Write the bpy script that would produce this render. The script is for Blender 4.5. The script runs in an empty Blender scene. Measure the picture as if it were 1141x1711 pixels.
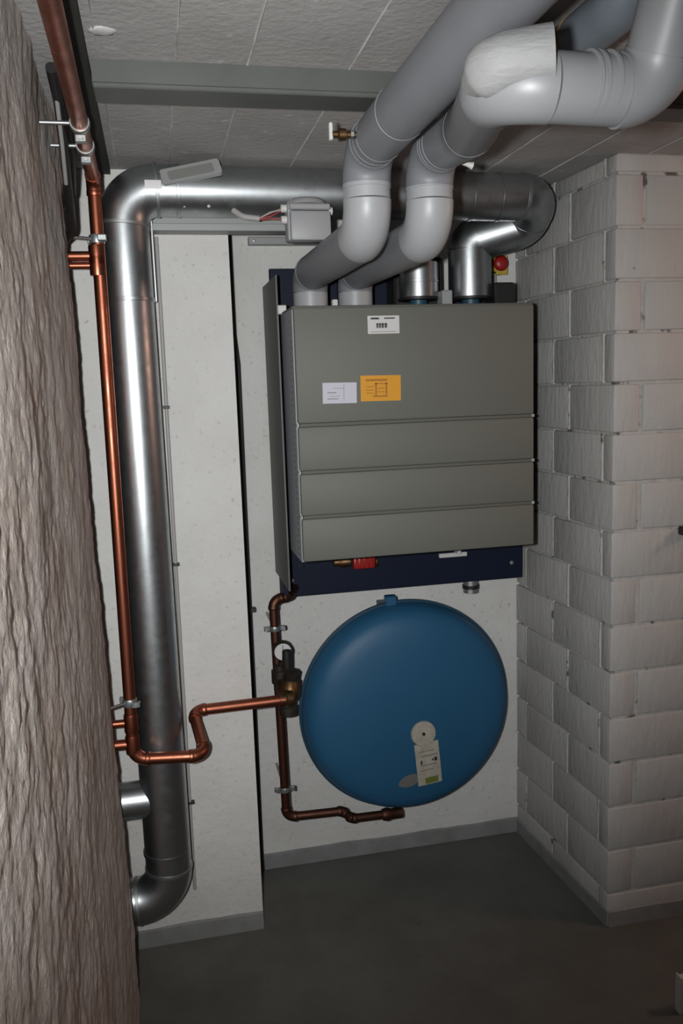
import bpy, bmesh, math, random
from mathutils import Vector, Matrix, noise
random.seed(7)
PI = math.pi
D = bpy.data
S = bpy.context.scene
C = S.collection

# ------------------------------------------------------------------ camera, light, exposure
CAM_H = 1.49
YAW, PITCH, ROLL, FPX = 0.21038178, 0.14816624, 0.0343763, 1419.98
fw = Vector((math.sin(YAW)*math.cos(PITCH), math.cos(YAW)*math.cos(PITCH), -math.sin(PITCH)))
r0 = Vector((math.cos(YAW), -math.sin(YAW), 0)); d0 = fw.cross(r0)
RT = r0*math.cos(ROLL) + d0*math.sin(ROLL); DN = d0*math.cos(ROLL) - r0*math.sin(ROLL)
cd = D.cameras.new('camera'); cam = D.objects.new('camera', cd); C.objects.link(cam)
cd.sensor_fit = 'VERTICAL'; cd.sensor_height = 36.0; cd.lens = FPX/1711*36.0
cd.clip_start = 0.02
UP = -DN; BK = -fw
cam.matrix_world = Matrix(((RT.x, UP.x, BK.x, 0), (RT.y, UP.y, BK.y, 0), (RT.z, UP.z, BK.z, CAM_H), (0, 0, 0, 1)))
S.camera = cam
S.view_settings.view_transform = 'Standard'; S.view_settings.look = 'None'
S.view_settings.gamma = 1.0; S.view_settings.exposure = 0.0
S.view_settings.use_curve_mapping = False
w = D.worlds.new('dim_cellar'); S.world = w; w.use_nodes = True
w.node_tree.nodes['Background'].inputs[0].default_value = (0.9, 0.85, 0.8, 1)
w.node_tree.nodes['Background'].inputs[1].default_value = 0.006
# camera flash, left of the lens
ld = D.lights.new('camera_flash', 'SPOT'); ld.energy = 132; ld.color = (0.99, 1.0, 0.995)
ld.spot_size = math.radians(89); ld.spot_blend = 1.0; ld.shadow_soft_size = 0.018
lo = D.objects.new('camera_flash', ld); C.objects.link(lo)
lo.location = (-0.078, 0.02, CAM_H + 0.015)
aim = (fw + Vector((-0.06, 0, 0.075))).normalized()
lo.rotation_euler = aim.to_track_quat('-Z', 'Y').to_euler()
# warm cellar lamp in the part of the room right of the brick pillar
ld = D.lights.new('cellar_lamp', 'POINT'); ld.energy = 15.5; ld.color = (1.0, 0.58, 0.44); ld.shadow_soft_size = 0.15
lo = D.objects.new('cellar_lamp', ld); C.objects.link(lo); lo.location = (2.3, 1.38, 1.75)

# ------------------------------------------------------------------ helpers
def tag(o, label=None, cat=None, group=None, kind=None):
    if label: o['label'] = label
    if cat: o['category'] = cat
    if group: o['group'] = group
    if kind: o['kind'] = kind
    return o
WL = {}
def thing(name, loc, label, cat, group=None):
    o = D.objects.new(name, None); C.objects.link(o); o.location = loc; o.empty_display_size = 0.05
    WL[o] = Vector(loc)
    return tag(o, label, cat, group)
def finish(name, me, m, parent=None, smooth=False, origin=None):
    if m:
        for x in (m if isinstance(m, (list, tuple)) else [m]): me.materials.append(x)
    if smooth:
        me.polygons.foreach_set('use_smooth', [True]*len(me.polygons))
    vs = [v.co for v in me.vertices]
    if origin is None:
        lo = Vector((min(v.x for v in vs), min(v.y for v in vs), min(v.z for v in vs)))
        hi = Vector((max(v.x for v in vs), max(v.y for v in vs), max(v.z for v in vs)))
        origin = (lo+hi)/2
    origin = Vector(origin)
    me.transform(Matrix.Translation(-origin))
    o = D.objects.new(name, me); C.objects.link(o)
    if parent:
        o.parent = parent; o.location = origin - WL[parent]
    else:
        o.location = origin
    WL[o] = origin
    return o
def obj(name, bm, m, parent=None, smooth=False, origin=None):
    bmesh.ops.recalc_face_normals(bm, faces=bm.faces)
    me = D.meshes.new(name); bm.to_mesh(me); bm.free()
    return finish(name, me, m, parent, smooth, origin)
def sharp(o, ang=35):
    me = o.data
    me.polygons.foreach_set('use_smooth', [True]*len(me.polygons))
    me.set_sharp_from_angle(angle=math.radians(ang))
    return o
def box_bm(x0, x1, y0, y1, z0, z1, bev=0.0, seg=1, bm=None):
    own = bm is None
    if own: bm = bmesh.new()
    r = bmesh.ops.create_cube(bm, size=1.0)
    for v in r['verts']:
        v.co = Vector(((x0+x1)/2 + v.co.x*(x1-x0), (y0+y1)/2 + v.co.y*(y1-y0), (z0+z1)/2 + v.co.z*(z1-z0)))
    if bev > 0:
        es = list({e for v in r['verts'] for e in v.link_edges})
        bmesh.ops.bevel(bm, geom=es, offset=bev, segments=seg, affect='EDGES', profile=0.5)
    return bm
def box(name, x0, x1, y0, y1, z0, z1, m, parent=None, bev=0.0, seg=1):
    o = obj(name, box_bm(x0, x1, y0, y1, z0, z1, bev, seg), m, parent)
    return sharp(o) if bev > 0 else o
def frame_of(t, ref=None):
    t = t.normalized()
    a = ref if ref is not None else (Vector((0, 0, 1)) if abs(t.z) < 0.9 else Vector((1, 0, 0)))
    n = (a - t*a.dot(t)).normalized()
    return n, t.cross(n)
def sweep(pts, rads, n=28, caps=True, bm=None):
    own = bm is None
    if own: bm = bmesh.new()
    pts = [Vector(p) for p in pts]
    if not isinstance(rads, (list, tuple)): rads = [rads]*len(pts)
    ref = None; rings = []
    for i, p in enumerate(pts):
        if i == 0: t = pts[1]-p
        elif i == len(pts)-1: t = p-pts[i-1]
        else: t = (pts[i+1]-p).normalized() + (p-pts[i-1]).normalized()
        nn, bb = frame_of(t, ref); ref = nn
        rings.append([bm.verts.new(p + rads[i]*(math.cos(2*PI*k/n)*nn + math.sin(2*PI*k/n)*bb)) for k in range(n)])
    for a, b in zip(rings[:-1], rings[1:]):
        for k in range(n):
            bm.faces.new((a[k], a[(k+1) % n], b[(k+1) % n], b[k]))
    if caps:
        bm.faces.new(rings[0]); bm.faces.new(list(reversed(rings[-1])))
    return bm
def tube(name, pts, r, m, parent=None, n=28):
    return sharp(obj(name, sweep(pts, r, n), m, parent), 50)
def arc_pts(p0, c, p1, steps):            # quadratic-like fillet with true circular arc
    a = (p0-c); b = (p1-c)
    u = a.normalized(); v = b.normalized()
    ang = math.acos(max(-1, min(1, u.dot(v)))); turn = PI-ang
    if turn < 1e-3: return [p0, p1]
    d = a.length; rad = d*math.tan(ang/2)
    ctr = c + (u+v).normalized()*(d/math.cos(ang/2))
    e0 = (p0-ctr).normalized(); nrm = e0.cross((p1-ctr).normalized()).normalized(); e1 = nrm.cross(e0)
    return [ctr + rad*(math.cos(turn*i/steps)*e0 + math.sin(turn*i/steps)*e1) for i in range(steps+1)]
def split_run(pts, fil, steps=10):
    """corner list -> list of ('straight'|'elbow', points)"""
    pts = [Vector(p) for p in pts]; out = []; cur = pts[0]
    if not isinstance(fil, (list, tuple)): fil = [fil]*(len(pts)-2)
    for i in range(1, len(pts)-1):
        a = (pts[i-1]-pts[i]).normalized(); b = (pts[i+1]-pts[i]).normalized()
        ang = math.acos(max(-1, min(1, a.dot(b)))); d = fil[i-1]/math.tan(ang/2)
        d = min(d, 0.49*(pts[i+1]-pts[i]).length if i < len(pts)-2 else (pts[i+1]-pts[i]).length*0.98, (pts[i]-cur).length*0.99)
        p0 = pts[i]+a*d; p1 = pts[i]+b*d
        out.append(('straight', [cur, p0])); out.append(('elbow', arc_pts(p0, pts[i], p1, steps))); cur = p1
    out.append(('straight', [cur, pts[-1]]))
    return out
def ring_band(name, p, t, r, wdt, m, parent, n=28):
    p = Vector(p); t = Vector(t).normalized()
    pr = [(-.5, 0.0), (-.4, 1.0), (.4, 1.0), (.5, 0.0)]
    return tube(name, [p + t*wdt*a for a, _ in pr], [r*(0.985 + 0.02*b) if b == 0 else r*1.028 for _, b in pr], m, parent, n)
def flat_path(pts, fil, steps=8):
    out = []
    for k, s in split_run(pts, fil, steps):
        for p in s:
            if not out or (out[-1]-p).length > 1e-4: out.append(p)
    return out
def lathe(name, prof, c, axis, m, parent=None, n=32):      # prof: [(radius, along)]
    c = Vector(c); ax = Vector(axis).normalized()
    return tube(name, [c + ax*a for _, a in prof], [max(r, 1e-4) for r, _ in prof], m, parent, n)

# ------------------------------------------------------------------ materials
def mat(name, col, rough=0.6, metal=0.0, col2=None, nscale=8.0, ndet=6.0, mixlo=0.35, mixhi=0.7, bump=0.0, bscale=60.0, bdist=0.01, rough2=None, stretch=None, spec=None, coat=0):
    kf = .80 if metal < .5 else .9
    col = tuple(c*kf for c in col); col2 = tuple(c*kf for c in col2) if col2 is not None else None
    m = D.materials.new(name); m.use_nodes = True
    nt = m.node_tree; b = nt.nodes['Principled BSDF']; L = nt.links.new
    b.inputs['Base Color'].default_value = (*col, 1); b.inputs['Roughness'].default_value = rough; b.inputs['Metallic'].default_value = metal
    if spec is not None: b.inputs['Specular IOR Level'].default_value = spec
    if coat: b.inputs['Coat Weight'].default_value = coat; b.inputs['Coat Roughness'].default_value = 0.2
    geo = nt.nodes.new('ShaderNodeNewGeometry'); src = geo.outputs['Position']
    if stretch:
        mp = nt.nodes.new('ShaderNodeMapping'); mp.inputs['Scale'].default_value = stretch; L(src, mp.inputs['Vector']); src = mp.outputs['Vector']
    if col2 is not None or rough2 is not None:
        n = nt.nodes.new('ShaderNodeTexNoise'); n.inputs['Scale'].default_value = nscale; n.inputs['Detail'].default_value = ndet; n.inputs['Roughness'].default_value = 0.65
        L(src, n.inputs['Vector'])
        r = nt.nodes.new('ShaderNodeMapRange'); r.inputs['From Min'].default_value = mixlo; r.inputs['From Max'].default_value = mixhi
        L(n.outputs['Fac'], r.inputs['Value'])
        if col2 is not None:
            x = nt.nodes.new('ShaderNodeMix'); x.data_type = 'RGBA'
            x.inputs['A'].default_value = (*col, 1); x.inputs['B'].default_value = (*col2, 1)
            L(r.outputs['Result'], x.inputs['Factor']); L(x.outputs['Result'], b.inputs['Base Color'])
        if rough2 is not None:
            q = nt.nodes.new('ShaderNodeMapRange'); q.inputs['To Min'].default_value = rough; q.inputs['To Max'].default_value = rough2
            L(r.outputs['Result'], q.inputs['Value']); L(q.outputs['Result'], b.inputs['Roughness'])
    if bump > 0:
        n2 = nt.nodes.new('ShaderNodeTexNoise'); n2.inputs['Scale'].default_value = bscale; n2.inputs['Detail'].default_value = 8; n2.inputs['Roughness'].default_value = 0.6
        L(src, n2.inputs['Vector'])
        bp = nt.nodes.new('ShaderNodeBump'); bp.inputs['Strength'].default_value = bump; bp.inputs['Distance'].default_value = bdist
        L(n2.outputs['Fac'], bp.inputs['Height']); L(bp.outputs['Normal'], b.inputs['Normal'])
    return m
def speckle(m, col, scale, lo, hi, amount=1.0):
    """dark pits / flecks with a shape of their own on top of a material's base colour"""
    nt = m.node_tree; L = nt.links.new; b = nt.nodes['Principled BSDF']
    col = tuple(c*.80 for c in col)
    v = nt.nodes.new('ShaderNodeTexNoise'); v.inputs['Scale'].default_value = scale; v.inputs['Detail'].default_value = 4
    g = nt.nodes.new('ShaderNodeNewGeometry'); L(g.outputs['Position'], v.inputs['Vector'])
    r = nt.nodes.new('ShaderNodeMapRange'); r.inputs['From Min'].default_value = lo; r.inputs['From Max'].default_value = hi; r.inputs['To Max'].default_value = amount
    L(v.outputs['Fac'], r.inputs['Value'])
    x = nt.nodes.new('ShaderNodeMix'); x.data_type = 'RGBA'; x.inputs['B'].default_value = (*col, 1)
    s = b.inputs['Base Color']
    if s.is_linked: L(s.links[0].from_socket, x.inputs['A'])
    else: x.inputs['A'].default_value = s.default_value
    L(r.outputs['Result'], x.inputs['Factor']); L(x.outputs['Result'], s)
    return m
M = {}
M['plaster_white'] = speckle(mat('white_painted_plaster', (.76, .755, .735), .75, col2=(.69, .68, .655), nscale=5, bump=.55, bscale=45, bdist=.006), (.46, .43, .39), 70, .62, .74, .7)
M['brick_paint'] = speckle(mat('painted_brick', (.54, .535, .52), .62, col2=(.48, .472, .455), nscale=9, bump=.65, bscale=60, bdist=.006, stretch=(1, 1, .3)), (.16, .14, .12), 34, .70, .77, .8)
M['mortar'] = speckle(mat('painted_mortar', (.56, .555, .54), .7, col2=(.47, .46, .44), nscale=30, bump=.7, bscale=80, bdist=.006), (.10, .09, .08), 28, .60, .68, .95)
M['rough_plaster'] = mat('rough_brown_plaster', (.64, .585, .545), .5, col2=(.44, .355, .29), nscale=7, ndet=9, mixlo=.45, mixhi=.72, bump=.7, bscale=70, bdist=.008, rough2=.75)
M['concrete_ceiling'] = speckle(mat('raw_concrete', (.50, .49, .48), .8, col2=(.42, .41, .40), nscale=6, bump=.5, bscale=70, bdist=.005), (.66, .65, .64), 30, .66, .74, .7)
M['concrete_seam'] = mat('concrete_seam', (.68, .67, .66), .8, col2=(.50, .49, .48), nscale=40)
M['floor'] = speckle(mat('grey_cement_floor', (.15, .157, .142), .65, col2=(.104, .105, .093), nscale=4, ndet=8, bump=.25, bscale=60, bdist=.004, rough2=.75), (.05, .045, .04), 18, .66, .78, .6)
M['skirting'] = mat('grey_skirting_paint', (.30, .31, .315), .6, col2=(.22, .22, .215), nscale=12, bump=.4, bscale=60, bdist=.004)
M['galv'] = mat('galvanised_steel', (.52, .545, .56), .34, 1.0, col2=(.42, .445, .46), nscale=40, rough2=.42, bump=.06, bscale=14, bdist=.006)
M['galv_dull'] = mat('dull_zinc', (.42, .44, .44), .5, 1.0)
M['zinc_paint'] = mat('grey_rail', (.33, .345, .34), .5, .3)
M['copper'] = mat('copper', (.43, .145, .085), .34, 1.0, col2=(.24, .08, .05), nscale=14, mixlo=.35, mixhi=.7, rough2=.5)
M['copper_dark'] = mat('tarnished_copper', (.17, .072, .048), .45, 1.0, col2=(.09, .05, .038), nscale=20, rough2=.6)
M['brass'] = mat('tarnished_brass', (.20, .115, .05), .45, .9, col2=(.085, .05, .03), nscale=25)
M['black_fitting'] = mat('blackened_fitting', (.018, .017, .015), .5, .3, col2=(.05, .038, .028), nscale=40)
M['pipe_grey'] = mat('grey_pipe_insulation', (.235, .245, .265), .5, col2=(.215, .223, .243), nscale=5, bump=.08, bscale=30, bdist=.004)
M['pipe_white'] = mat('pale_pipe_elbow', (.40, .41, .425), .42, col2=(.37, .38, .392), nscale=4, bump=.06, bscale=25, bdist=.004)
M['branch'] = mat('pale_branch_insulation', (.27, .278, .29), .42, col2=(.25, .258, .27), nscale=4, bump=.06, bscale=25, bdist=.004)
M['bandage'] = mat('white_wrap_tape', (.30, .303, .306), .6, bump=.5, bscale=24, bdist=.006, stretch=(1, 1, 3))
M['pipe_blue'] = mat('blue_grey_pipe', (.20, .235, .27), .5)
M['seal'] = mat('brown_sealant', (.32, .20, .08), .6)
M['cover'] = mat('grey_foam_cover', (.138, .142, .122), .62, bump=.05, bscale=200, bdist=.001)
M['cover_edge'] = mat('grey_cover_rim', (.11, .113, .098), .65)
M['side_sheet'] = mat('grey_side_sheet', (.12, .122, .115), .5)
M['blue_frame'] = mat('dark_blue_sheet', (.003, .008, .026), .6, spec=.25)
M['rail_steel'] = mat('perforated_steel', (.34, .36, .39), .42, .35)
M['black'] = mat('black_plastic', (.012, .012, .012), .5)
M['cable_grey'] = mat('dark_grey_cable', (.035, .034, .032), .55)
M['cable_pale'] = mat('pale_grey_cable', (.42, .41, .40), .5)
M['vessel'] = mat('blue_enamel', (.020, .105, .215), .5, spec=.35, col2=(.024, .118, .235), nscale=3, bump=.05, bscale=12, bdist=.004)
M['neck_blue'] = mat('blue_neck', (.02, .075, .12), .45)
M['vessel_rim'] = mat('blue_enamel_rim', (.014, .055, .10), .45)
M['white'] = mat('white_plastic', (.68, .68, .66), .5)
M['paper'] = mat('sticker_paper', (.66, .66, .66), .6)
M['paper_lilac'] = mat('sticker_paper_cool', (.60, .60, .68), .6)
M['orange'] = mat('orange_sticker', (.72, .33, .012), .55)
M['orange_print'] = mat('orange_print', (.42, .16, .008), .6)
M['ink'] = mat('printed_ink', (.02, .02, .02), .6)
M['ink_grey'] = mat('printed_ink_grey', (.22, .22, .22), .6)
M['tag_paper'] = mat('worn_tag', (.52, .49, .42), .6, col2=(.38, .34, .27), nscale=45)
M['green_print'] = mat('green_print', (.17, .20, .04), .6)
M['grime'] = mat('grey_adhesive', (.17, .17, .16), .7)
M['red'] = mat('red_plastic', (.36, .012, .010), .4)
M['yellow'] = mat('yellow_plate', (.55, .40, .06), .5)
M['box_grey'] = mat('grey_box_plastic', (.36, .365, .378), .5)
M['wire_red'] = mat('red_wire', (.30, .04, .04), .5)
M['plate_grey'] = mat('grey_plastic_frame', (.36, .37, .37), .45)
M['plate_inner'] = mat('translucent_window', (.25, .25, .24), .3)
M['sticker_bright'] = mat('bright_white_sticker', (.85, .85, .85), .5)
M['beam'] = mat('grey_painted_steel', (.105, .112, .104), .5, col2=(.088, .093, .086), nscale=10)
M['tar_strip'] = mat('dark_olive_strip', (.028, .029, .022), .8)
M['green_grey'] = mat('zinc_clamp', (.36, .40, .40), .4, .8)

# ------------------------------------------------------------------ room shell
ZC = 2.016; YB = 2.475; YP = 2.185; XP = 0.204; YC = 1.94; XC = 1.12; XCB = 1.092
box('floor', -.9, 3.0, -1.6, 2.75, -.08, 0, M['floor'])['kind'] = 'structure'

# ceiling: slab with cast boards separated by seams running away from the camera
ce = obj('ceiling', box_bm(-.9, 3.0, -1.6, 2.75, ZC+.004, ZC+.12), M['mortar']); ce['kind'] = 'structure'
xs = [-.9, -.55, -.20, -.052, .069, .186, .357, .52, .69, .86, 1.03, 1.2, 1.4, 1.7, 2.0, 2.35, 2.7, 3.0]
for a, b in zip(xs[:-1], xs[1:]):
    box('ceiling_board', a+.001, b-.001, -1.6, 2.75, ZC+random.uniform(0, .0012), ZC+.02, M['concrete_ceiling'], ce)
for x in xs[1:-1]:
    bm = bmesh.new(); n = 110; rows = []
    for i in range(n+1):
        y = 0.2 + i*(2.4-.2)/n
        wd = .0010 + .0026*max(0, noise.noise((x*9, y*16, 1))+.40); hh = .0006 + .0025*max(0, noise.noise((x*5, y*14, 4))+.5)
        xo = x + .0012*noise.noise((x, y*6, 9))
        rows.append([bm.verts.new((xo-wd, y, ZC+.001)), bm.verts.new((xo, y, ZC-hh)), bm.verts.new((xo+wd, y, ZC+.001))])
    for p, q in zip(rows[:-1], rows[1:]):
        bm.faces.new((p[0], p[1], q[1], q[0])); bm.faces.new((p[1], p[2], q[2], q[1]))
    obj('seam', bm, M['concrete_seam'], ce)
# a plaster splash on the ceiling
bm = bmesh.new(); bmesh.ops.create_uvsphere(bm, u_segments=16, v_segments=8, radius=1)
for v in bm.verts:
    f = 1+.35*noise.noise(v.co*2.3)
    v.co = Vector((-.040 + v.co.x*.020*f, 1.378 + v.co.y*.016*f, ZC + v.co.z*.004))
obj('plaster_splash', bm, M['concrete_seam'], ce, True)

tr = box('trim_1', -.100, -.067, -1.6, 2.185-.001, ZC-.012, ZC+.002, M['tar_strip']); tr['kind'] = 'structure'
def lumpy_wall(name, x0, x1, z0, z1, y, thick, m, step=.02, amp=.0035):
    nx = max(2, int((x1-x0)/step)); nz = max(2, int((z1-z0)/step))
    vs = []; fs = []
    for j in range(nz+1):
        for i in range(nx+1):
            x = x0+(x1-x0)*i/nx; z = z0+(z1-z0)*j/nz
            e = min(1, min(x-x0, x1-x)/.03+.0)
            d = amp*(noise.noise((x*6, 3, z*6)) + .5*noise.noise((x*17, 7, z*17)))*e
            vs.append((x, y+d, z))
    for j in range(nz):
        for i in range(nx):
            a = j*(nx+1)+i; fs.append((a, a+1, a+nx+2, a+nx+1))
    k = len(vs); vs += [(x0, y+thick, z0), (x1, y+thick, z0), (x1, y+thick, z1), (x0, y+thick, z1)]
    bot = list(range(0, nx+1)); top = [nz*(nx+1)+i for i in range(nx+1)]
    lef = [j*(nx+1) for j in range(nz+1)]; rig = [j*(nx+1)+nx for j in range(nz+1)]
    fs += [tuple([k, k+1]+bot[::-1]), tuple(top+[k+2, k+3]), tuple(lef+[k+3, k])[::-1], tuple(rig+[k+2, k+1]), (k+3, k+2, k+1, k)]
    me = D.meshes.new(name); me.from_pydata(vs, [], fs); me.update()
    o = finish(name, me, m); sharp(o, 40); o['kind'] = 'structure'
    return o
lumpy_wall('wall_back', XP-.1, 1.30, 0, ZC, YB, .15, M['plaster_white'])
lumpy_wall('wall_pier', -.85, XP, 0, ZC, YP, YB-YP-.002, M['plaster_white'])
def skirting(name, pts, h, d):
    """strip of grey skirting standing d proud of the wall; pts = [(x, y)] along the wall, d to the room side (right of travel)"""
    bm = bmesh.new(); n = 26; rows = []
    a = Vector((*pts[0], 0)); b = Vector((*pts[1], 0)); t = (b-a).normalized(); nr = Vector((t.y, -t.x, 0))
    for i in range(n+1):
        p = a + (b-a)*i/n; hh = h + .005*noise.noise((p.x*9, p.y*9, 2))
        rows.append([bm.verts.new(p+nr*d), bm.verts.new(p+nr*d+Vector((0, 0, hh-.003))), bm.verts.new(p+nr*d*.3+Vector((0, 0, hh))), bm.verts.new(p-nr*.004+Vector((0, 0, hh))), bm.verts.new(p-nr*.004)])
    for p, q in zip(rows[:-1], rows[1:]):
        for k in range(5): bm.faces.new((p[k], p[(k+1) % 5], q[(k+1) % 5], q[k]))
    bm.faces.new(rows[0]); bm.faces.new(rows[-1][::-1])
    o = obj(name, bm, M['skirting']); o['kind'] = 'structure'
    return o
skirting('baseboard_back', [(XP, YB), (XCB, YB)], .048, .007)
skirting('baseboard_pier', [(-.30, YP), (XP, YP)], .050, .007)
skirting('baseboard_right', [(XCB, YB-.008), (XC, YC)], .046, .006)
skirting('baseboard_pillar', [(XC, YC), (3.0, YC)], .046, .006)

# rough left wall: one height field with a rounded far end that turns away to the left
import bisect
ZP = [0, .2, .67, 1.26, 1.9, 2.02]; XPF = [-.131, -.130, -.141, -.156, -.160, -.150]
def interp(z):
    i = min(max(bisect.bisect(ZP, z)-1, 0), len(ZP)-2); u = (z-ZP[i])/(ZP[i+1]-ZP[i])
    return XPF[i]*(1-u)+XPF[i+1]*u
ys = [-1.2+.06*i for i in range(25)] + [.30+.0075*i for i in range(222)]
YE = 1.965
ys = [y for y in ys if y <= YE-.012]
nz = 270; vs = []; fs = []
cols = [(0.0, y) for y in ys] + [(-.0015, YE-.006), (-.005, YE-.002), (-.011, YE), (-.03, YE+.003), (-.10, YE), (-.4, YE), (-.7, YE), (-.7, -1.2)]
for j in range(nz+1):
    z = ZC*j/nz; xb = interp(z)
    for ci, (dx, y) in enumerate(cols):
        back = dx < -.35
        if back: vs.append((xb+dx, y, z)); continue
        p = Vector((dx, y*1.0, z))
        r = .0050*noise.noise((y*4, z*3.6, 1.0)) + .0030*noise.noise((y*13, z*12, 5)) + .0022*noise.noise((y*34, z*36, 8)) + .0016*noise.noise((y*75, z*85, 3))
        vs.append((xb + dx + r, y + (.004*noise.noise((dx*20, z*9, 2)) if y > YE-.01 else 0), z))
nc = len(cols)
for j in range(nz):
    for i in range(nc):
        a = j*nc+i; b = j*nc+(i+1) % nc
        fs.append((a, b, b+nc, a+nc))
me = D.meshes.new('wall_left'); me.from_pydata(vs, [], fs); me.update()
wl = finish('wall_left', me, M['rough_plaster'], None, True); sharp(wl, 55); wl['kind'] = 'structure'

# ------------------------------------------------------------------ brick pillar on the right
def P(x, y): return Vector((x, y, 0))
bm = bmesh.new()
foot = [P(XC+.0028, YC+.0028), P(3.0, YC+.0028), P(3.0, YB+.12), P(XCB+.0028, YB+.12)]
lo_ = [bm.verts.new(p) for p in foot]; hi_ = [bm.verts.new(p+Vector((0, 0, ZC))) for p in foot]
bm.faces.new(lo_); bm.faces.new(hi_)
for k in range(4): bm.faces.new((lo_[k], lo_[(k+1) % 4], hi_[(k+1) % 4], hi_[k]))
wr = obj('wall_right', bm, M['mortar']); wr['kind'] = 'structure'
sang = math.atan2(XC-XCB, YB-YC)           # the niche side of the pillar is a touch out of square
mesh_cache = {}
def brick_mesh(lx, ly, lz, var):
    key = (round(lx, 3), round(ly, 3), round(lz, 3), var)
    if key in mesh_cache: return mesh_cache[key]
    bm = box_bm(-lx/2, lx/2, -ly/2, ly/2, -lz/2, lz/2, .0035, 2)
    for v in bm.verts:
        v.co += Vector([.0012*noise.noise(v.co*25+Vector((var*7, k*5, 1))) for k in range(3)])
    me = D.meshes.new('brick'); bm.to_mesh(me); bm.free(); me.materials.append(M['brick_paint'])
    me.polygons.foreach_set('use_smooth', [True]*len(me.polygons)); me.set_sharp_from_angle(angle=math.radians(50))
    mesh_cache[key] = me
    return me
def brick(cx, cy, cz, lx, ly, lz, rz=0):
    o = D.objects.new('brick', brick_mesh(lx, ly, lz, random.randrange(3))); C.objects.link(o)
    o.parent = wr; o.location = Vector((cx, cy, cz)) - WL[wr]; o.rotation_euler = (0, 0, rz)
J = .007; PR = .0006
for k in range(17):
    z0 = max(.001, .096+.125*(k-1)+J/2); z1 = min(ZC-.001, .096+.125*k-J/2)
    if z1-z0 < .01: continue
    h = z1-z0; cz = (z0+z1)/2; A = k % 2 == 0
    fx = [0, .243, .493, .743, .993] if A else [0, .076, .323, .573, .823, .993]      # joints along the front face, measured from the corner
    sy = [0, .055, .305, .545] if A else [0, .220, .472, .545]  # joints along the niche side
    def side_pt(s, inset): return (XC - math.sin(sang)*s + math.cos(sang)*inset, YC + math.cos(sang)*s + math.sin(sang)*inset)
    jit = lambda: random.uniform(-.0012, .0012)
    # corner brick shows on both faces
    l = fx[1]-J; d = sy[1]-J/2
    cx, cy = XC + l/2, YC + d/2
    off = -math.sin(sang)*d/2
    brick(cx-PR+off, cy-PR, cz, l+.002, d, h, 0 if d < .1 else sang*.8)
    for a, b in zip(fx[1:-1], fx[2:]):
        brick(XC+(a+b)/2, YC+.05-PR+jit(), cz, b-a-J, .10, h)
    for a, b in zip(sy[1:-1], sy[2:]):
        x, y = side_pt((a+b)/2, .045-PR+jit())
        brick(x, y, cz, .09, b-a-J, h, sang)
    for q, a in enumerate(sy[1:-1]):                              # smeared mortar standing proud of the upright joints
        bm = bmesh.new(); rows = []; n = 12
        for i in range(n+1):
            z = z0-.002 + (h+.004)*i/n
            g1 = noise.noise((a*31, z*38, k)); g2 = noise.noise((a*17, z*60, k+3))
            wd = .0052 + .003*g1; pr = .0026 + .0022*max(-.9, g2); sh = .003*noise.noise((a*9, z*20, k+7))
            row = []
            for u, o_ in ((-1, -.004), (-.45, pr*.8), (.4, pr), (1, -.004)):
                x, y = side_pt(a+sh+u*wd, -o_); row.append(bm.verts.new((x, y, z)))
            rows.append(row)
        for p_, q_ in zip(rows[:-1], rows[1:]):
            for c_ in range(3): bm.faces.new((p_[c_], p_[c_+1], q_[c_+1], q_[c_]))
        obj('mortar_ridge', bm, M['mortar'], wr, True)

# ------------------------------------------------------------------ steel beam under the ceiling
bt = thing('steel_beam', (0.6, 1.52, 1.972), 'long grey painted steel beam crossing the concrete ceiling', 'beam')
box('web', -.064, 1.9, 1.488, 1.496, 1.98, ZC+.003, M['beam'], bt)
box('bottom_flange', -.064, 1.9, 1.484, 1.562, 1.972, 1.981, M['beam'], bt, .002)

# ------------------------------------------------------------------ ventilation unit
ut = thing('ventilation_unit', (.63, 2.24, .893), 'large grey ventilation unit with stepped front cover on dark blue backing plate', 'ventilation unit')
bp_ = box('backing_plate', .330, 1.072, 2.385, 2.40, .886, 1.69, M['blue_frame'], ut, .002)
box('upper_plate', .330, .52, 2.385, 2.40, 1.69, 1.812, M['blue_frame'], ut, .002)
box('upper_plate', .52, .67, 2.385, 2.40, 1.69, 1.79, M['blue_frame'], ut, .002)
box('wall_spacer', .40, 1.0, 2.40, YB, 1.0, 1.75, M['blue_frame'], ut)
box('chassis', .330, .95, 2.155, 2.385, 1.075, 1.655, M['blue_frame'], ut, .003)
box('side_sheet', .315, .320, 2.175, 2.43, .955, 1.768, M['side_sheet'], ut, .001)
box('sheet_fold', .319, .332, 2.30, 2.385, .90, 1.76, M['blue_frame'], ut)
rl = box('side_rail', .3265, .334, 2.012, 2.187, 1.065, 1.672, M['rail_steel'], ut, .001)
bm = bmesh.new()
for i in range(40):
    z = 1.05+i*.0152
    bmesh.ops.create_cube(bm, size=1, matrix=Matrix.Translation((.3262, 2.045, z)) @ Matrix.Diagonal((.0006, .006, .006, 1)))
obj('rail_hole', bm, M['cable_grey'], rl)['kind'] = 'stuff'
box('rail_cap', .318, .340, 2.17, 2.21, 1.672, 1.694, M['white'], rl, .002)
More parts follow.
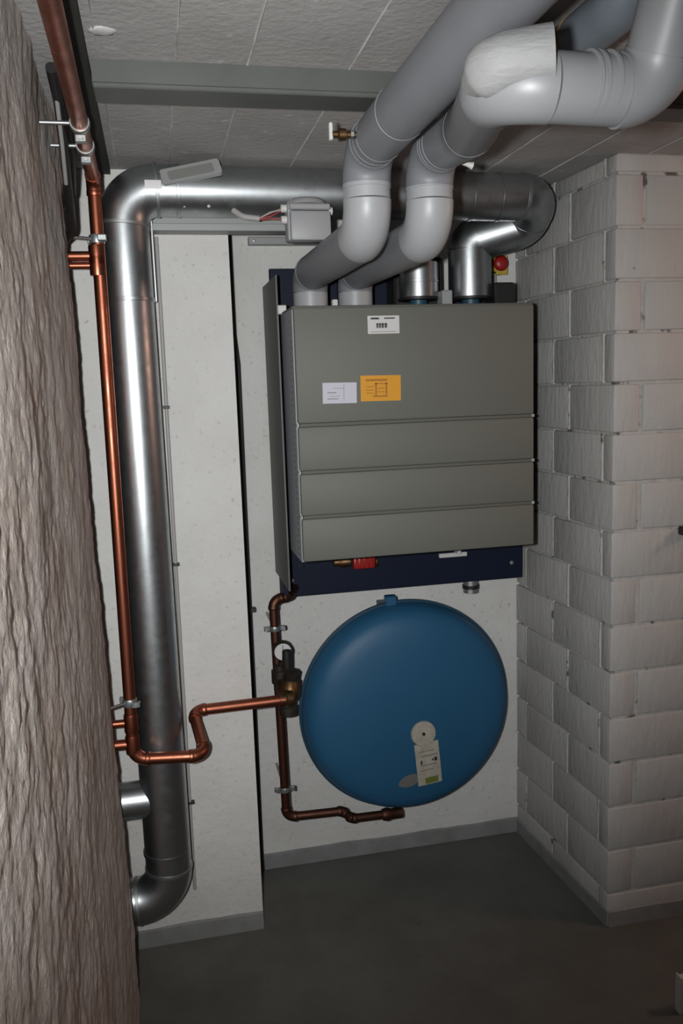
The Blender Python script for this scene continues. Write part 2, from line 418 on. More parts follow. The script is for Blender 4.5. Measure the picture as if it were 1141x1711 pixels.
# stepped cover: one big upper panel, three bands that widen slightly downwards
fy = 2.0; cz = [1.672, 1.398, 1.285, 1.176, 1.063]
for i in range(4):
    g = .0035
    z1 = cz[i]-(0 if i == 0 else g); z0 = cz[i+1]+g
    yo = fy - .004*i*0 
    o = box('cover_panel', .329, .932, yo, 2.06, z0, z1, M['cover'], ut, .006, 2)
box('cover_core', .335, .926, fy+.008, 2.155, 1.07, 1.666, M['cover_edge'], ut)
box('top_lip', .326, .93, fy+.004, 2.16, 1.668, 1.676, M['cover_edge'], ut, .002)
for z in cz[1:4]:
    box('panel_clip', .927, .9345, fy+.004, fy+.02, z-.004, z+.004, M['plate_grey'], ut, .001)
    box('panel_clip', .3265, .333, fy+.004, fy+.02, z-.004, z+.004, M['plate_grey'], ut, .001)
# stickers on the cover
def sticker(name, x0, x1, z0, z1, m, label, lines, rot=0):
    s = box(name, x0, x1, fy-.0012, fy+.0005, z0, z1, m, ut); s['label'] = label
    for mm, rects in lines:
        bm = bmesh.new()
        for (a, b, c, d) in rects:
            box_bm(x0+(x1-x0)*a, x0+(x1-x0)*b, fy-.0018, fy-.0010, z0+(z1-z0)*c, z0+(z1-z0)*d, bm=bm)
        obj('print', bm, mm, s)
    s.rotation_euler = (0, rot, 0)
sticker('nameplate', .506, .584, 1.608, 1.650, M['paper'], 'white nameplate with black print near top edge of cover',
        [(M['ink'], [(.10, .36, .80, .90), (.52, .86, .82, .89)]), (M['ink_grey'], [(.26, .62, .36, .40), (.26, .62, .43, .47), (.26, .62, .50, .56), (.28, .33, .3, .6), (.36, .41, .3, .6), (.44, .50, .3, .6), (.54, .60, .3, .6), (.08, .9, .10, .13)])])
sticker('notice_sticker', .391, .474, 1.447, 1.496, M['paper_lilac'], 'white paper notice beside the orange sticker',
        [(M['ink_grey'], [(.30, .62, .72, .74), (.14, .40, .50, .54), (.14, .46, .20, .24), (.2, .5, .34, .36), (.62, .63, .1, .9)])], .015)
sticker('warning_sticker', .484, .584, 1.449, 1.510, M['orange'], 'orange warning sticker with brown frame and writing',
        [(M['orange_print'], [(.13, .66, .78, .86), (.30, .66, .16, .22), (.36, .40, .22, .70), (.62, .66, .22, .70), (.36, .66, .66, .70), (.14, .32, .55, .58), (.14, .32, .42, .45), (.14, .32, .30, .33), (.42, .60, .48, .51), (.42, .60, .34, .37)])], .012)
# screws, red valve, nameplate and nipple on the lower blue strip
for x, z in ((.355, .935), (1.035, .935)):
    lathe('screw', [(0.001, 0), (.0065, .0005), (.006, .004), (.001, .005)], (x, 2.385, z), (0, -1, 0), M['galv_dull'], ut, 16)
rv = lathe('drain_valve', [(.004, 0), (.016, .001), (.016, .03), (.012, .034), (.012, .05), (.004, .051)], (.525, 2.36, .984), (-1, 0, 0), M['brass'], ut, 20); rv['label'] = 'brass drain valve'
rh = box('valve_handle', .527, .592, 2.325, 2.352, .965, 1.000, M['red'], ut, .006, 2); rh['label'] = 'red valve handle'
for i in range(4): box('handle_rib', .533+.014*i, .540+.014*i, 2.321, 2.327, .968, .997, M['red'], rh, .001)
lathe('handle_cap', [(.002, 0), (.015, .001), (.015, .006), (.002, .007)], (.592, 2.34, .982), (1, 0, 0), M['brass'], rh, 16)
np_ = box('info_strip', .802, .890, 2.376, 2.386, .968, .981, M['white'], ut, .002); np_['label'] = 'small white strip on blue plate'
box('strip_stem', .850, .862, 2.35, 2.386, .981, 1.0, M['white'], ut, .002)
box('cable_slot', .80, .93, 2.372, 2.386, .988, 1.01, M['black'], ut, .002)
nz_ = lathe('condensate_nipple', [(.004, 0), (.023, .001), (.023, .040), (.004, .041)], (.912, 2.41, .887), (0, 0, -1), M['galv_dull'], ut, 20)
lathe('nipple_ring', [(.005, 0), (.0255, .001), (.0255, .012), (.005, .013)], (.912, 2.41, .872), (0, 0, -1), M['black'], nz_, 20)
# collars on the top
CY = 2.20
def collar(x, r, h, m, name):
    o = lathe(name, [(r*.9, 0), (r, .001), (r, h), (r*.9, h+.001)], (x, CY, 1.65), (0, 0, 1), m, ut, 32)
    return o
collar(.408, .0445, .075, M['pipe_white'], 'pipe_collar')
collar(.526, .0445, .075, M['pipe_white'], 'pipe_collar')
for x_ in (.703, .850):
    lathe('spigot_neck', [(.012, 0), (.024, .001), (.024, .047), (.012, .048)], (x_, 2.22, 1.664), (0, 0, 1), M['neck_blue'], ut, 20)
    lathe('spigot_shadow_disc', [(.03, 0), (.055, .001), (.055, .006), (.03, .007)], (x_, 2.22, 1.7045), (0, 0, 1), M['black'], ut, 32)  # black disc drawn as the dark shadow line under the steel spigot
box('top_plate', .34, .95, 2.13, 2.385, 1.655, 1.664, M['blue_frame'], ut)
box('collar_clip', .458, .472, 2.165, 2.185, 1.664, 1.706, M['white'], ut, .002)
box('cable_entry', .900, .955, 2.17, 2.25, 1.666, 1.745, M['black'], ut, .004)
box('rear_box', .66, .80, 2.30, 2.385, 1.665, 1.83, M['black'], ut, .006)
box('terminal_block', .748, .776, 2.155, 2.2, 1.664, 1.725, M['box_grey'], ut, .003)

# ------------------------------------------------------------------ galvanised duct
DR = .0575
dt = thing('steel_duct', (-.045, 2.075, .15), 'shiny galvanised round duct rising up the wall and running below the ceiling to the unit', 'duct')
VX0, VX1 = -.043, -.045
run = [(-.36, 2.075, .205), (-.040, 2.075, .205), (-.044, 2.075, 1.945), (.985, 2.10, 1.945), (.985, 2.175, 1.892), (.850, 2.225, 1.858), (.850, 2.225, 1.712)]
segs = split_run(run, [.082, .078, .05, .045, .03], 14)
segs_named = []
for k, (kind, pts) in enumerate(segs):
    if kind == 'elbow':
        o = tube('elbow', pts, DR*1.015, M['galv'], dt, 40)
        for e in (0, -1):
            t = (pts[1]-pts[0]) if e == 0 else (pts[-1]-pts[-2])
            if k < 5 or (k == 5 and e == 0): ring_band('seam_ring', pts[e], t, DR*1.015, .008, M['galv_dull'], dt, 40)
    elif (pts[1]-pts[0]).length > .004:
        tube('duct_section', [pts[0], pts[0].lerp(pts[1], .5), pts[1]], DR, M['galv'], dt, 40)
for z in (1.70, .595, .335):
    ring_band('seam_ring', (-.042, 2.075, z), (0, 0, 1), DR, .010, M['galv'], dt, 40)
for x in (.082, .80, .875):
    ring_band('seam_ring', (x, 2.075+.024*(x+.04), 1.945), (1, .024, 0), DR, .009, M['galv'], dt, 40)
# side branch into the left wall
tube('branch', [(-.36, 2.075, .478), (-.13, 2.075, .478), (-.075, 2.075, .478)], .047, M['galv'], dt, 36)
for x in (.095, .150):
    lathe('screw', [(.001, 0), (.004, .0005), (.0035, .003), (.001, .0035)], (x, 2.041, 1.906), (0, -.8, -.6), M['white'], dt, 12)
bm = bmesh.new(); rows = []
for i in range(7):
    a = -.14 + i*.05
    rows.append([bm.verts.new((x_, 2.0768-(DR+.0034)*math.cos(a), 1.945+(DR+.0034)*math.sin(a))) for x_ in (.010, .046)])
for p_, q_ in zip(rows[:-1], rows[1:]): bm.faces.new((p_[0], p_[1], q_[1], q_[0]))
r_ = bmesh.ops.extrude_face_region(bm, geom=bm.faces[:])
for v in r_['geom']:
    if isinstance(v, bmesh.types.BMVert): v.co.y += .0008
st_ = obj('duct_sticker', bm, M['sticker_bright'], dt); st_['label'] = 'bright white sticker on the duct'
# the second steel spigot next to it
t3 = thing('duct_spigot', (.703, 2.215, 1.666), 'short galvanised spigot standing on the unit behind the grey pipes', 'duct')
tube('spigot', [(.703, 2.215, 1.712), (.703, 2.215, 1.74), (.703, 2.215, 1.80)], .052, M['galv'], t3, 36)
ring_band('seam_ring', (.703, 2.215, 1.752), (0, 0, 1), .052, .008, M['galv'], t3, 36)

# ------------------------------------------------------------------ grey insulated pipes
PRD = .0435
def pipe_parts(root, run, fil, r, mats, rings=True, n=36):
    segs = split_run(run, fil, 14); out = []
    for k, (kind, pts) in enumerate(segs):
        m = M[mats[k]]
        if kind == 'straight':
            if (pts[1]-pts[0]).length < .006: continue
            o = tube('pipe_section', [pts[0], pts[0].lerp(pts[1], .5), pts[1]], r, m, root, n)
        else:
            o = tube('elbow', pts, r*1.03, m, root, n)
        out.append(o)
    return segs
p1 = thing('insulated_pipe', (.408, 2.20, 1.725), 'thick grey insulated pipe from the unit to the ceiling, without side branch', 'pipe', 'grey insulated pipes')
run1 = [(.408, 2.20, 1.722), (.408, 2.20, 1.772), (.411, 1.60, 1.768), (.411, 1.60, 1.915), (.415, .30, 1.915)]
sg = pipe_parts(p1, run1, [.045, .06, .058], PRD, ['pipe_white', 'pipe_grey', 'pipe_grey', 'pipe_white', 'pipe_white', 'pipe_grey', 'pipe_grey'])
ring_band('joint_band', (.411, 1.60, 1.853), (0, 0, 1), PRD*1.0, .012, M['pipe_white'], p1, 36)
for y in (1.525, 1.50, 1.37): ring_band('joint_band', (.4115, y, 1.915), (0, 1, 0), PRD*.99, .006, M['pipe_grey'], p1, 36)
# small bleed valve on it
bv = tube('bleed_valve', [(.372, 1.50, 1.915), (.352, 1.50, 1.915), (.350, 1.50, 1.915), (.338, 1.50, 1.915), (.336, 1.50, 1.915), (.326, 1.50, 1.915)], [.006, .006, .010, .010, .006, .006], M['brass'], p1, 16)
box('valve_lever', .321, .3275, 1.494, 1.506, 1.905, 1.934, M['white'], bv, .002)
lathe('valve_nut', [(.002, 0), (.0075, .0005), (.0075, .006), (.002, .007)], (.358, 1.50, 1.915), (1, 0, 0), M['galv_dull'], bv, 6)

p2 = thing('insulated_pipe', (.526, 2.20, 1.725), 'thick grey insulated pipe with a pale wrapped branch bending away below the ceiling', 'pipe', 'grey insulated pipes')
run2 = [(.526, 2.20, 1.722), (.526, 2.20, 1.772), (.533, 1.60, 1.768), (.533, 1.60, 1.915), (.537, 1.40, 1.900), (.392, .935, 1.812), (.577, .930, 1.808), (.578, .868, 1.925), (.585, .40, 1.94)]
segs = split_run(run2, [.045, .06, .058, .2, .046, .042, .05], 14)
mats2 = ['pipe_white', 'pipe_grey', 'pipe_grey', 'pipe_white', 'pipe_white', 'pipe_grey', 'pipe_grey', 'pipe_grey', 'pipe_grey'] + ['branch']*8
for k, (kind, pts) in enumerate(segs):
    r = PRD if k < 8 else (.0375 if k < 11 else .0388)
    if kind == 'straight' and (pts[1]-pts[0]).length < .006: continue
    if k == 8:
        tube('pipe_section', [pts[0], pts[0].lerp(pts[1], .12), pts[0].lerp(pts[1], .3), pts[1]], [PRD*1.02, PRD, .039, .0375], M['pipe_grey'], p2, 36)
    elif k == 6:
        tube('pipe_section', [pts[0], pts[0].lerp(pts[1], .5), pts[1]], r, M['pipe_grey'], p2, 36)
    else:
        tube('elbow' if kind == 'elbow' else 'pipe_section', pts if kind == 'elbow' else [pts[0], pts[0].lerp(pts[1], .5), pts[1]], r*(1.03 if kind == 'elbow' else 1), M[mats2[k]], p2, 36)
ring_band('joint_band', (.533, 1.60, 1.853), (0, 0, 1), PRD*1.0, .012, M['pipe_white'], p2, 36)
for y, zz in ((1.53, 1.910), (1.515, 1.9085)): ring_band('joint_band', (.533+.007*(1.6-y)/.405, y, zz), (-.017, 1, .03), PRD*.99, .006, M['pipe_grey'], p2, 36)
tp = flat_path([(.386, .975, 1.826), (.388, .935, 1.832), (.447, .911, 1.836)], .025)
bd = sweep(tp, [.022, .029] + [.031]*(len(tp)-2), 28)
for v in bd.verts: v.co += Vector((0, 0, .004*noise.noise(v.co*40)))
sharp(obj('wrap_tape', bd, M['bandage'], p2), 50)['label'] = 'white tape wrapped round the elbow'
for t_ in (.02, .07): ring_band('joint_band', Vector((.537, 1.40, 1.900)).lerp(Vector((.392, .935, 1.812)), t_+.02), (.145, .465, .088), .0430, .005, M['pipe_grey'], p2, 36)
for x_ in (.497, .505, .520): ring_band('joint_band', (x_, .931, 1.812), (1, 0, 0), .0378, .004, M['branch'], p2, 36)
bv2 = tube('bleed_valve', [(.565, 1.53, 1.885), (.585, 1.53, 1.878), (.592, 1.53, 1.876)], [.005, .005, .007], M['white'], p2, 12)

p3 = thing('ceiling_pipe', (.64, 1.30, 1.975), 'blue-grey pipe with brown sealing ring tight below the ceiling', 'pipe')
tube('pipe_section', flat_path([(.640, 1.40, 1.979), (.641, 1.09, 1.979), (.642, 1.09, 2.10)], .04), .0345, M['pipe_blue'], p3, 36)
ring_band('sealing_ring', (.640, 1.225, 1.979), (0, 1, 0), .0347, .006, M['seal'], p3, 36)

# ------------------------------------------------------------------ copper supply pipe
CR = .0145
ct = thing('copper_pipe', (-.1, 2.0, .61), 'bright copper pipe from the ceiling down past the duct and across to the valve', 'pipe')
runc = [(-.085, .55, 1.95), (-.098, 1.995, 1.95), (-.103, 1.992, .622), (.066, 1.985, .612), (.046, 2.142, .668), (.288, 2.150, .668)]
segs = split_run(runc, [.03, .034, .028, .026], 10)
for kind, pts in segs:
    if kind == 'elbow':
        tube('elbow', pts, CR*1.10, M['copper'], ct, 24)
        for e, q in ((0, pts[1]-pts[0]), (-1, pts[-1]-pts[-2])): ring_band('solder_joint', pts[e], q, CR*1.12, .012, M['copper'], ct, 24)
    else:
        tube('pipe_section', [pts[0], pts[0].lerp(pts[1], .5), pts[1]], CR, M['copper'], ct, 24)
for z, rr in ((1.788, .0105), (1.768, .008), (.713, .0095), (.660, .0125)):
    tube('branch_stub', [(-.30, 2.0, z), (-.2, 1.998, z), (-.1, 1.994, z)], rr, M['copper'], ct, 20)
    ring_band('tee_joint', (-.103, 1.992, z), (0, 0, 1), CR*1.13, .045, M['copper'], ct, 24)

def pipe_clamp(x, y, z, axis, rod_to, r, label, wings=False):
    t = thing('pipe_clamp', (x, y, z), label, 'clamp')
    a = Vector(axis)
    ring_band('clamp_ring', (x, y, z), a, r*1.16, .018, M['green_grey'], t, 24)
    c = Vector((x, y, z)); e = Vector(rod_to); d = (e-c).normalized()
    tube('threaded_rod', [c+d*r*1.1, c.lerp(e, .5), e], .0038, M['galv_dull'], t, 12)
    s = d.cross(a).normalized() if not wings else Vector((1, 0, 0))
    for sg_ in ((-1, 1)):
        p = c + s*sg_*(r*1.16+.009)
        box('clamp_ear', p.x-.010, p.x+.010, p.y-.006, p.y+.006, p.z-.007, p.z+.007, M['green_grey'], t, .002)
        tube('clamp_screw', [p-Vector((0, .012, 0)), p, p+Vector((0, .010, 0))], .0035, M['galv_dull'], t, 10)
    return t
pipe_clamp(-.0995, 1.993, 1.823, (0, 0, 1), (-.185, 1.95, 1.823), CR, 'zinc clamp holding copper pipe just above its upper pair of stubs')
pipe_clamp(-.1025, 1.992, .765, (0, 0, 1), (-.165, 1.95, .765), CR, 'zinc clamp holding copper pipe just above its lower pair of stubs')
pipe_clamp(-.0945, 1.60, 1.95, (0, 1, 0), (-.165, 1.60, 1.95), CR, 'zinc clamp on copper pipe under the ceiling, beside the steel beam')
pipe_clamp(-.0957, 1.74, 1.95, (0, 1, 0), (-.165, 1.74, 1.95), CR, 'zinc clamp on copper pipe under the ceiling, between beam and bend')

# ------------------------------------------------------------------ vessel pipe with valve group
NX = .292; NY = 2.30
vt = thing('vessel_pipe', (NX, NY, .2), 'dark tarnished copper pipe with pressure gauge and brass valve leading to blue vessel', 'pipe')
nr = .0125
runv = [(.365, 2.392, .912), (.335, 2.315, .906), (.287, NY, .905), (.297, NY, .255), (.462, NY, .250), (.490, NY, .222), (.625, NY+.01, .214)]
for kind, pts in split_run(runv, [.03, .024, .026, .02, .02], 10):
    if kind == 'elbow':
        tube('elbow', pts, nr*1.14, M['copper_dark'], vt, 24)
        for e, q in ((0, pts[1]-pts[0]), (-1, pts[-1]-pts[-2])): ring_band('solder_joint', pts[e], q, nr*1.16, .010, M['copper_dark'], vt, 24)
    else:
        tube('pipe_section', [pts[0], pts[0].lerp(pts[1], .5), pts[1]], nr, M['copper_dark'], vt, 24)
tube('end_coupling', [(.585, NY+.005, .217), (.60, NY+.005, .217), (.61, NY+.006, .216), (.645, NY+.008, .215)], [.017, .02, .016, .016], M['copper_dark'], vt, 20)
# gauge
gy = 2.262
gg = lathe('pressure_gauge', [(.010, -.03), (.024, -.026), (.0275, -.02), (.0275, 0), (.0255, .003)], (.303, gy, .765), (0, -1, 0), M['black_fitting'], vt, 32)
box('gauge_needle', .3022, .3038, gy-.0055, gy-.0042, .763, .784, M['ink'], gg)
lathe('gauge_face', [(.001, 0), (.0235, .0002), (.0235, .0012), (.001, .0014)], (.303, gy-.0025, .765), (0, -1, 0), M['paper'], gg, 32)
kb = lathe('relief_knob', [(.005, 0), (.0125, .002), (.0135, .03), (.0125, .052), (.005, .054)], (.309, 2.228, .726), (0, 0, 1), M['black'], vt, 12)
# valve bodies
lathe('valve_body', [(.012, 0), (.019, .002), (.019, .022), (.024, .024), (.024, .060), (.018, .062), (.018, .075), (.012, .077)], (.295, 2.285, .645), (0, 0, 1), M['black_fitting'], vt, 16)
lathe('valve_bonnet', [(.010, 0), (.026, .002), (.026, .032), (.020, .034), (.020, .062), (.012, .064)], (.316, 2.255, .655), (.15, -.3, 1), M['black_fitting'], vt, 8)
bb_ = lathe('brass_elbow', [(.012, 0), (.021, .004), (.026, .018), (.027, .034), (.022, .050), (.012, .052)], (.305, 2.185, .650), (.12, .25, .75), M['brass'], vt, 24)
lathe('brass_inlet', [(.014, 0), (.0185, .001), (.0185, .02), (.022, .022), (.022, .038), (.014, .04)], (.270, 2.152, .668), (1, .15, 0), M['brass'], vt, 8)
tube('brass_body', [(.297, NY, .668), (.300, 2.24, .668), (.303, 2.18, .668), (.303, 2.165, .668)], [.018, .022, .024, .015], M['brass'], vt, 20)
lathe('drain_body', [(.010, 0), (.021, .002), (.021, .040), (.025, .042), (.025, .066), (.012, .068)], (.306, 2.245, .655), (.05, -.05, -1), M['black_fitting'], vt, 10)
def wall_clamp(z, x, label):
    t = thing('pipe_clamp', (x, NY, z), label, 'clamp')
    ring_band('clamp_ring', (x, NY, z), (0, 0, 1), nr*1.18, .014, M['green_grey'], t, 20)
    for s in (-1, 1):
        box('clamp_ear', x+s*.022-.008, x+s*.022+.008, NY-.004, NY+.004, z-.007, z+.007, M['green_grey'], t, .002)
        tube('clamp_screw', [(x+s*.025, NY-.012, z), (x+s*.025, NY, z), (x+s*.025, NY+.01, z)], .004, M['galv_dull'], t, 10)
    tube('threaded_rod', [(x, NY+.013, z), (x, 2.4, z), (x, YB+.005, z)], .004, M['galv_dull'], t, 12)
wall_clamp(.822, .2885, 'zinc clamp on the dark copper pipe, just above the pressure gauge')
wall_clamp(.342, .2958, 'zinc clamp on the dark copper pipe, below the valves')

# ------------------------------------------------------------------ expansion vessel
VC = Vector((.680, 2.355, .532)); VR = .318
et = thing('expansion_vessel', (VC.x, VC.y, VC.z-VR), 'big round flat blue expansion vessel hanging on the wall below the unit', 'expansion vessel')
prof = [(.001, -.092), (.06, -.0915), (.12, -.089), (.18, -.0845), (.23, -.0785), (.262, -.072), (.284, -.0635), (.298, -.053), (.308, -.039), (.314, -.022), (VR-.001, -.006), (VR, 0), (VR-.002, .004), (.312, .014), (.300, .03), (.27, .055), (.2, .08), (.1, .10), (.001, .105)]
lathe('vessel_shell', prof, VC, (0, 1, 0), M['vessel'], et, 96)
ring_band('seam_rim', VC+Vector((0, .004, 0)), (0, 1, 0), VR*.992, .012, M['vessel_rim'], et, 96)
hb = box('hanging_bracket', .626, .658, 2.345, 2.375, .830, .872, M['vessel'], et, .003)
box('bracket_arm', .628, .656, 2.36, YB, .800, .832, M['vessel_rim'], hb, .002)
def on_vessel(x, z):
    r = math.hypot(x-VC.x, z-VC.z)
    for (r1, a1), (r2, a2) in zip(prof[:-1], prof[1:]):
        if r1 <= r <= r2: return VC.y + a1+(a2-a1)*(r-r1)/(r2-r1)
    return VC.y
ox, oz = .7045, .476
yy = on_vessel(ox, oz)
cp = lathe('valve_cap', [(.003, .004), (.037, .001), (.0385, -.004), (.036, -.008), (.003, -.009)], (ox, yy+.001, oz), (0, 1, 0), M['tag_paper'], et, 36); cp['label'] = 'round white cap'
lathe('cap_pin', [(.0005, 0), (.005, -.0003), (.005, -.003), (.0005, -.0032)], (ox-.001, yy-.008, oz+.001), (0, 1, 0), M['ink'], cp, 12)
# tag below: a slightly tilted card
def card(name, cx, cz, hw, hh, rot, m, parent, lift, th=.0012):
    n = 6; bm = bmesh.new(); g = []
    for j in range(n+1):
        row = []
        for i in range(n+1):
            u = (-1+2*i/n)*hw; v = (-1+2*j/n)*hh
            x = cx + u*math.cos(rot) - v*math.sin(rot); z = cz + u*math.sin(rot) + v*math.cos(rot)
            row.append(bm.verts.new((x, on_vessel(x, z)-lift, z)))
        g.append(row)
    for j in range(n):
        for i in range(n): bm.faces.new((g[j][i], g[j][i+1], g[j+1][i+1], g[j+1][i]))
    r = bmesh.ops.extrude_face_region(bm, geom=bm.faces[:])
    for v in r['geom']:
        if isinstance(v, bmesh.types.BMVert): v.co.y -= th
    return obj(name, bm, m, parent)
tg = card('type_label', .7195, .379, .037, .068, .105, M['tag_paper'], et, .002); tg['label'] = 'worn white type label'
for (cx, cz, hw, hh) in ((.698, .384, .0022, .007), (.742, .392, .004, .006), (.733, .391, .002, .003)): card('print', cx, cz, hw, hh, .1, M['ink'], tg, .0036, .0004)
for (cx, cz, hw, hh) in ((.722, .406, .026, .002), (.724, .376, .024, .0015), (.715, .360, .022, .0015), (.712, .420, .024, .0012)): card('print', cx, cz, hw, hh, .1, M['ink_grey'], tg, .0036, .0004)
card('print', .731, .325, .020, .010, .1, M['green_print'], tg, .0036, .0004)
bm = bmesh.new(); ring = []
for k in range(24):
    a = 2*PI*k/24; x = .664 + .034*math.cos(a)*(1+.15*noise.noise((a, 1, 1))); z = .330 + .020*math.sin(a)+.006*math.cos(a)
    ring.append(bm.verts.new((x, on_vessel(x, z)-.0009, z)))
cvt = bm.verts.new((.664, on_vessel(.664, .330)-.0012, .330))
for k in range(24): bm.faces.new((ring[k], ring[(k+1) % 24], cvt))
obj('glue_smear', bm, M['grime'], et)

# ------------------------------------------------------------------ rail, junction box, cables
mr = thing('mounting_rail', (.15, 2.16, 1.872), 'grey steel mounting rail fixed to the pier just below the steel duct', 'rail')
box('rail_back', -.005, .36, 2.168, 2.1845, 1.866, 1.905, M['zinc_paint'], mr)
box('rail_lip', -.005, .36, 2.128, 2.132, 1.866, 1.883, M['zinc_paint'], mr, .001)
box('rail_web', -.005, .36, 2.130, 2.168, 1.866, 1.870, M['zinc_paint'], mr)
wb = thing('wall_strip', (.33, 2.46, 1.82), 'thin grey strip screwed to the back wall below the junction box', 'strip')
box('strip', .285, .50, 2.452, YB, 1.886, 1.908, M['zinc_paint'], wb, .002)
for x in (.30, .48): lathe('screw', [(.001, 0), (.005, .0005), (.004, .003), (.001, .0035)], (x, 2.452, 1.897), (0, -1, 0), M['galv_dull'], wb, 12)

jt = thing('junction_box', (.368, 2.0, 1.81), 'pale grey plastic junction box hanging in front of steel duct', 'junction box')
box('body', .322, .418, 1.985, 2.032, 1.820, 1.902, M['box_grey'], jt, .006, 2)
box('lid', .326, .420, 1.968, 1.986, 1.818, 1.884, M['box_grey'], jt, .006, 2)
box('lid_band', .326, .420, 1.971, 1.986, 1.886, 1.900, M['box_grey'], jt, .003)
lathe('dome_cap', [(.046, 0), (.044, .008), (.036, .014), (.02, .017), (.001, .018)], (.370, 2.008, 1.900), (0, 0, 1), M['box_grey'], jt, 24)
for z in (1.893, 1.868): lathe('cable_gland', [(.003, 0), (.009, .001), (.009, .014), (.003, .015)], (.324, 2.0, z), (-1, 0, 0), M['white'], jt, 12)
lathe('cable_gland', [(.003, 0), (.009, .001), (.009, .013), (.003, .014)], (.416, 2.0, 1.888), (1, 0, 0), M['white'], jt, 12)
box('fixing_bracket', .34, .40, 2.03, 2.135, 1.866, 1.880, M['zinc_paint'], jt)
jc = thing('box_cable', (.25, 2.02, 1.87), 'pale grey cable with bare red wires entering junction box', 'cable')
tube('sheath', flat_path([(.205, 2.035, 1.895), (.225, 2.02, 1.878), (.262, 2.01, 1.872)], .03), .0065, M['cable_pale'], jc, 14)
tube('wire', flat_path([(.260, 2.01, 1.874), (.280, 2.005, 1.880), (.312, 2.0, 1.893)], .02), .0022, M['wire_red'], jc, 8)
tube('wire', flat_path([(.260, 2.01, 1.870), (.285, 2.004, 1.871), (.312, 2.0, 1.869)], .02), .0022, M['wire_red'], jc, 8)
tube('wire', flat_path([(.260, 2.008, 1.872), (.285, 1.998, 1.884), (.312, 1.998, 1.890)], .02), .0018, M['cable_pale'], jc, 8)
tube('wire', flat_path([(.260, 2.008, 1.871), (.288, 2.0, 1.876), (.312, 2.0, 1.889)], .02), .0018, M['wire_red'], jc, 8)

# grey plastic frame leaning on the duct
pf = thing('plastic_frame', (.115, 2.02, 1.955), 'oblong grey plastic cover frame lying tilted on top of the steel duct', 'cover frame')
def framed(name, m, hw, hh, th, off, hole=None):
    bm = bmesh.new()
    def ring(w_, h_, y):
        pts = []
        for sx, sz in ((1, 1), (-1, 1), (-1, -1), (1, -1)):
            for q in range(4):
                a = {(1, 1): 0, (-1, 1): PI/2, (-1, -1): PI, (1, -1): 3*PI/2}[(sx, sz)] + q*PI/6
                rr = .006
                pts.append(bm.verts.new((sx*(w_-rr)+rr*math.cos(a), y, sz*(h_-rr)+rr*math.sin(a))))
        return pts
    if hole:
        rings = [ring(hw, hh, 0), ring(hw, hh, -th), ring(hole[0], hole[1], -th), ring(hole[0], hole[1], 0)]
    else:
        rings = [ring(hw, hh, 0), ring(hw, hh, -th)]
    n = len(rings[0]); L_ = len(rings)
    for a in range(L_ if hole else 1):
        A_, B_ = rings[a], rings[(a+1) % L_]
        for k in range(n): bm.faces.new((A_[k], A_[(k+1) % n], B_[(k+1) % n], B_[k]))
    if not hole:
        bm.faces.new(rings[0]); bm.faces.new(rings[1])
    rot = Matrix.Rotation(-.21, 4, 'Y') @ Matrix.Rotation(-.42, 4, 'X')
    bmesh.ops.translate(bm, verts=bm.verts, vec=(0, off, 0))
    bmesh.ops.transform(bm, matrix=Matrix.Translation((.114, 2.031, 1.972)) @ rot, verts=bm.verts)
    return obj(name, bm, m, pf)
framed('frame', M['plate_grey'], .068, .0195, .010, 0, (.052, .0125))
framed('window', M['plate_inner'], .052, .0130, .004, -.005)

cc = thing('corner_cable', (.212, 2.44, .02), 'dark grey cable running down the corner between pier and niche wall', 'cable')
pts = [(.232, YB-.012, 1.96), (.2315, YB-.012, 1.64), (.2385, YB-.012, 1.56), (.2365, YB-.012, 1.1), (.2355, YB-.012, .6), (.233, YB-.012, .05), (.232, YB-.03, .012)]
tube('sheath', flat_path(pts, .03), .0085, M['cable_grey'], cc, 14)
for z in (.838,): box('cable_clip', .226, .256, YB-.020, YB+.001, z-.007, z+.007, M['cable_grey'], cc, .002)

dc = thing('clipped_cable', (.03, 2.17, .2), 'thin grey cable clipped to the pier wall close behind the upright duct', 'cable')
tube('sheath', flat_path([(.030, 2.178, 1.86), (.026, 2.178, 1.0), (.022, 2.178, .15)], .05), .0045, M['cable_pale'], dc, 10)
for z in (1.45, 1.05, .40): box('cable_clip', .020, .036, 2.173, 2.1855, z-.004, z+.004, M['cable_grey'], dc, .001)
sp = thing('hanging_strap', (.016, 2.135, 1.75), 'perforated zinc strap hanging beside the upper end of upright duct', 'strap')
bm = bmesh.new()
for i in range(16):
    z = 1.70 + i*.0115
    box_bm(.0185, .0215, 2.105, 2.125, z, z+.007, bm=bm); box_bm(.0185, .0215, 2.105, 2.110, z+.007, z+.0115, bm=bm); box_bm(.0185, .0215, 2.120, 2.125, z+.007, z+.0115, bm=bm)
obj('strap_band', bm, M['galv_dull'], sp)

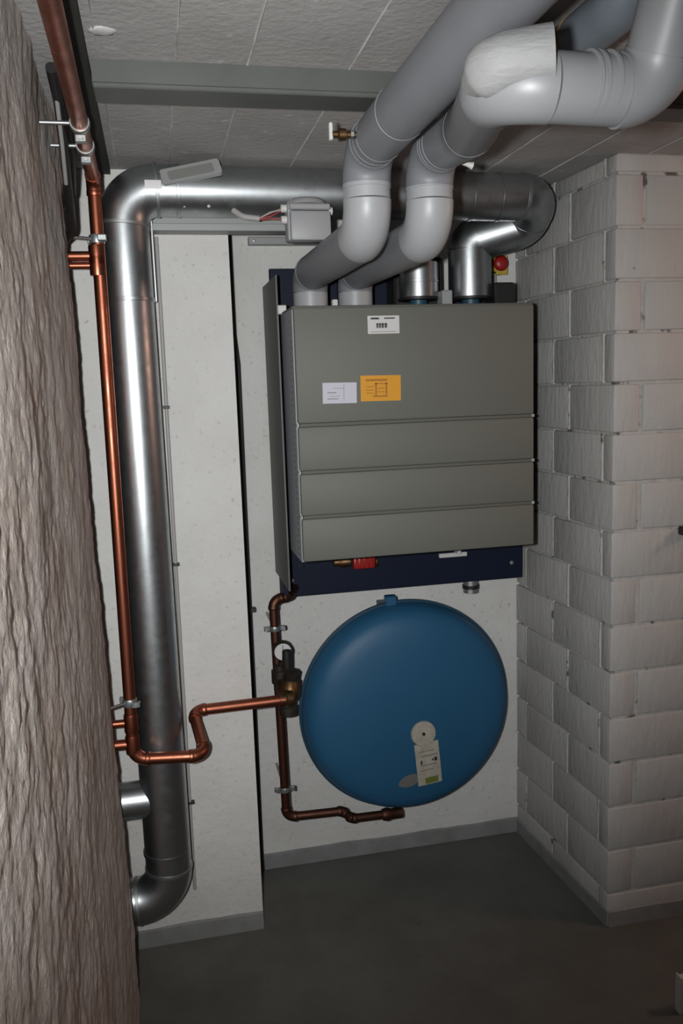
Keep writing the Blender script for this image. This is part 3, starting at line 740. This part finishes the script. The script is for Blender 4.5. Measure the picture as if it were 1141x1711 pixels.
kc = thing('black_cable', (-.13, 1.75, 1.85), 'black cable loop hanging between left wall and copper pipe', 'cable')
tube('sheath', flat_path([(-.126, 1.50, 2.004), (-.128, 1.62, 1.990), (-.133, 1.72, 1.955), (-.140, 1.84, 1.90), (-.146, 1.95, 1.83), (-.20, 2.04, 1.80)], .06), .009, M['black'], kc, 14)
tube('second_core', flat_path([(-.114, 1.55, 2.006), (-.116, 1.68, 1.99), (-.124, 1.80, 1.95), (-.138, 1.93, 1.90), (-.20, 2.03, 1.87)], .05), .0065, M['black'], kc, 12)
cn = thing('thin_conduit', (-.138, 1.7, 1.95), 'thin pale conduit slanting down the left wall beside the black cable', 'conduit')
tube('conduit', [(-.128, 1.58, 1.995), (-.134, 1.70, 1.945), (-.142, 1.82, 1.90)], .004, M['cable_pale'], cn, 10)

# ------------------------------------------------------------------ emergency switch
es = thing('emergency_switch', (1.017, 2.45, 1.80), 'red mushroom emergency switch on yellow plate above the unit', 'switch')
box('switch_box', 0.994, 1.044, 2.435, YB, 1.800, 1.850, M['box_grey'], es, .003)
box('yellow_plate', 0.989, 1.048, 2.430, 2.436, 1.797, 1.853, M['yellow'], es, .002)
lathe('mushroom_button', [(.008, 0), (.010, -.010), (.0215, -.012), (.0225, -.018), (.018, -.025), (.008, -.028), (.001, -.0285)], (1.020, 2.431, 1.828), (0, 1, 0), M['red'], es, 24)
box('switch_mark', 0.993, 1.010, 2.4285, 2.4305, 1.800, 1.806, M['ink'], es)
tube('supply_conduit', [(1.017, 2.462, 1.85), (1.017, 2.462, 1.94), (1.017, 2.462, ZC)], .008, M['cable_pale'], es, 12)
tube('lower_conduit', [(1.017, 2.462, 1.80), (1.017, 2.462, 1.75), (1.017, 2.40, 1.70)], .008, M['cable_pale'], es, 12)

# ------------------------------------------------------------------ things at the right-hand edge
pk = thing('wall_peg', (1.318, 1.92, 1.07), 'small black peg fixed to front of the brick pillar', 'peg')
box('peg_base', 1.304, 1.340, 1.915, 1.941, 1.077, 1.099, M['black'], pk, .003)
lathe('peg_tip', [(.004, 0), (.008, .001), (.008, .03), (.004, .031)], (1.32, 1.917, 1.088), (0, -1, 0), M['black'], pk, 14)
wp = thing('white_board', (1.25, 1.61, 0), 'white board edge standing on the floor in front of the brick pillar', 'board')
box('board', 1.116, 1.40, 1.60, 1.618, 0, .092, M['white'], wp, .002)
box('board_edge', 1.112, 1.117, 1.598, 1.620, 0, .095, M['white'], wp, .001)
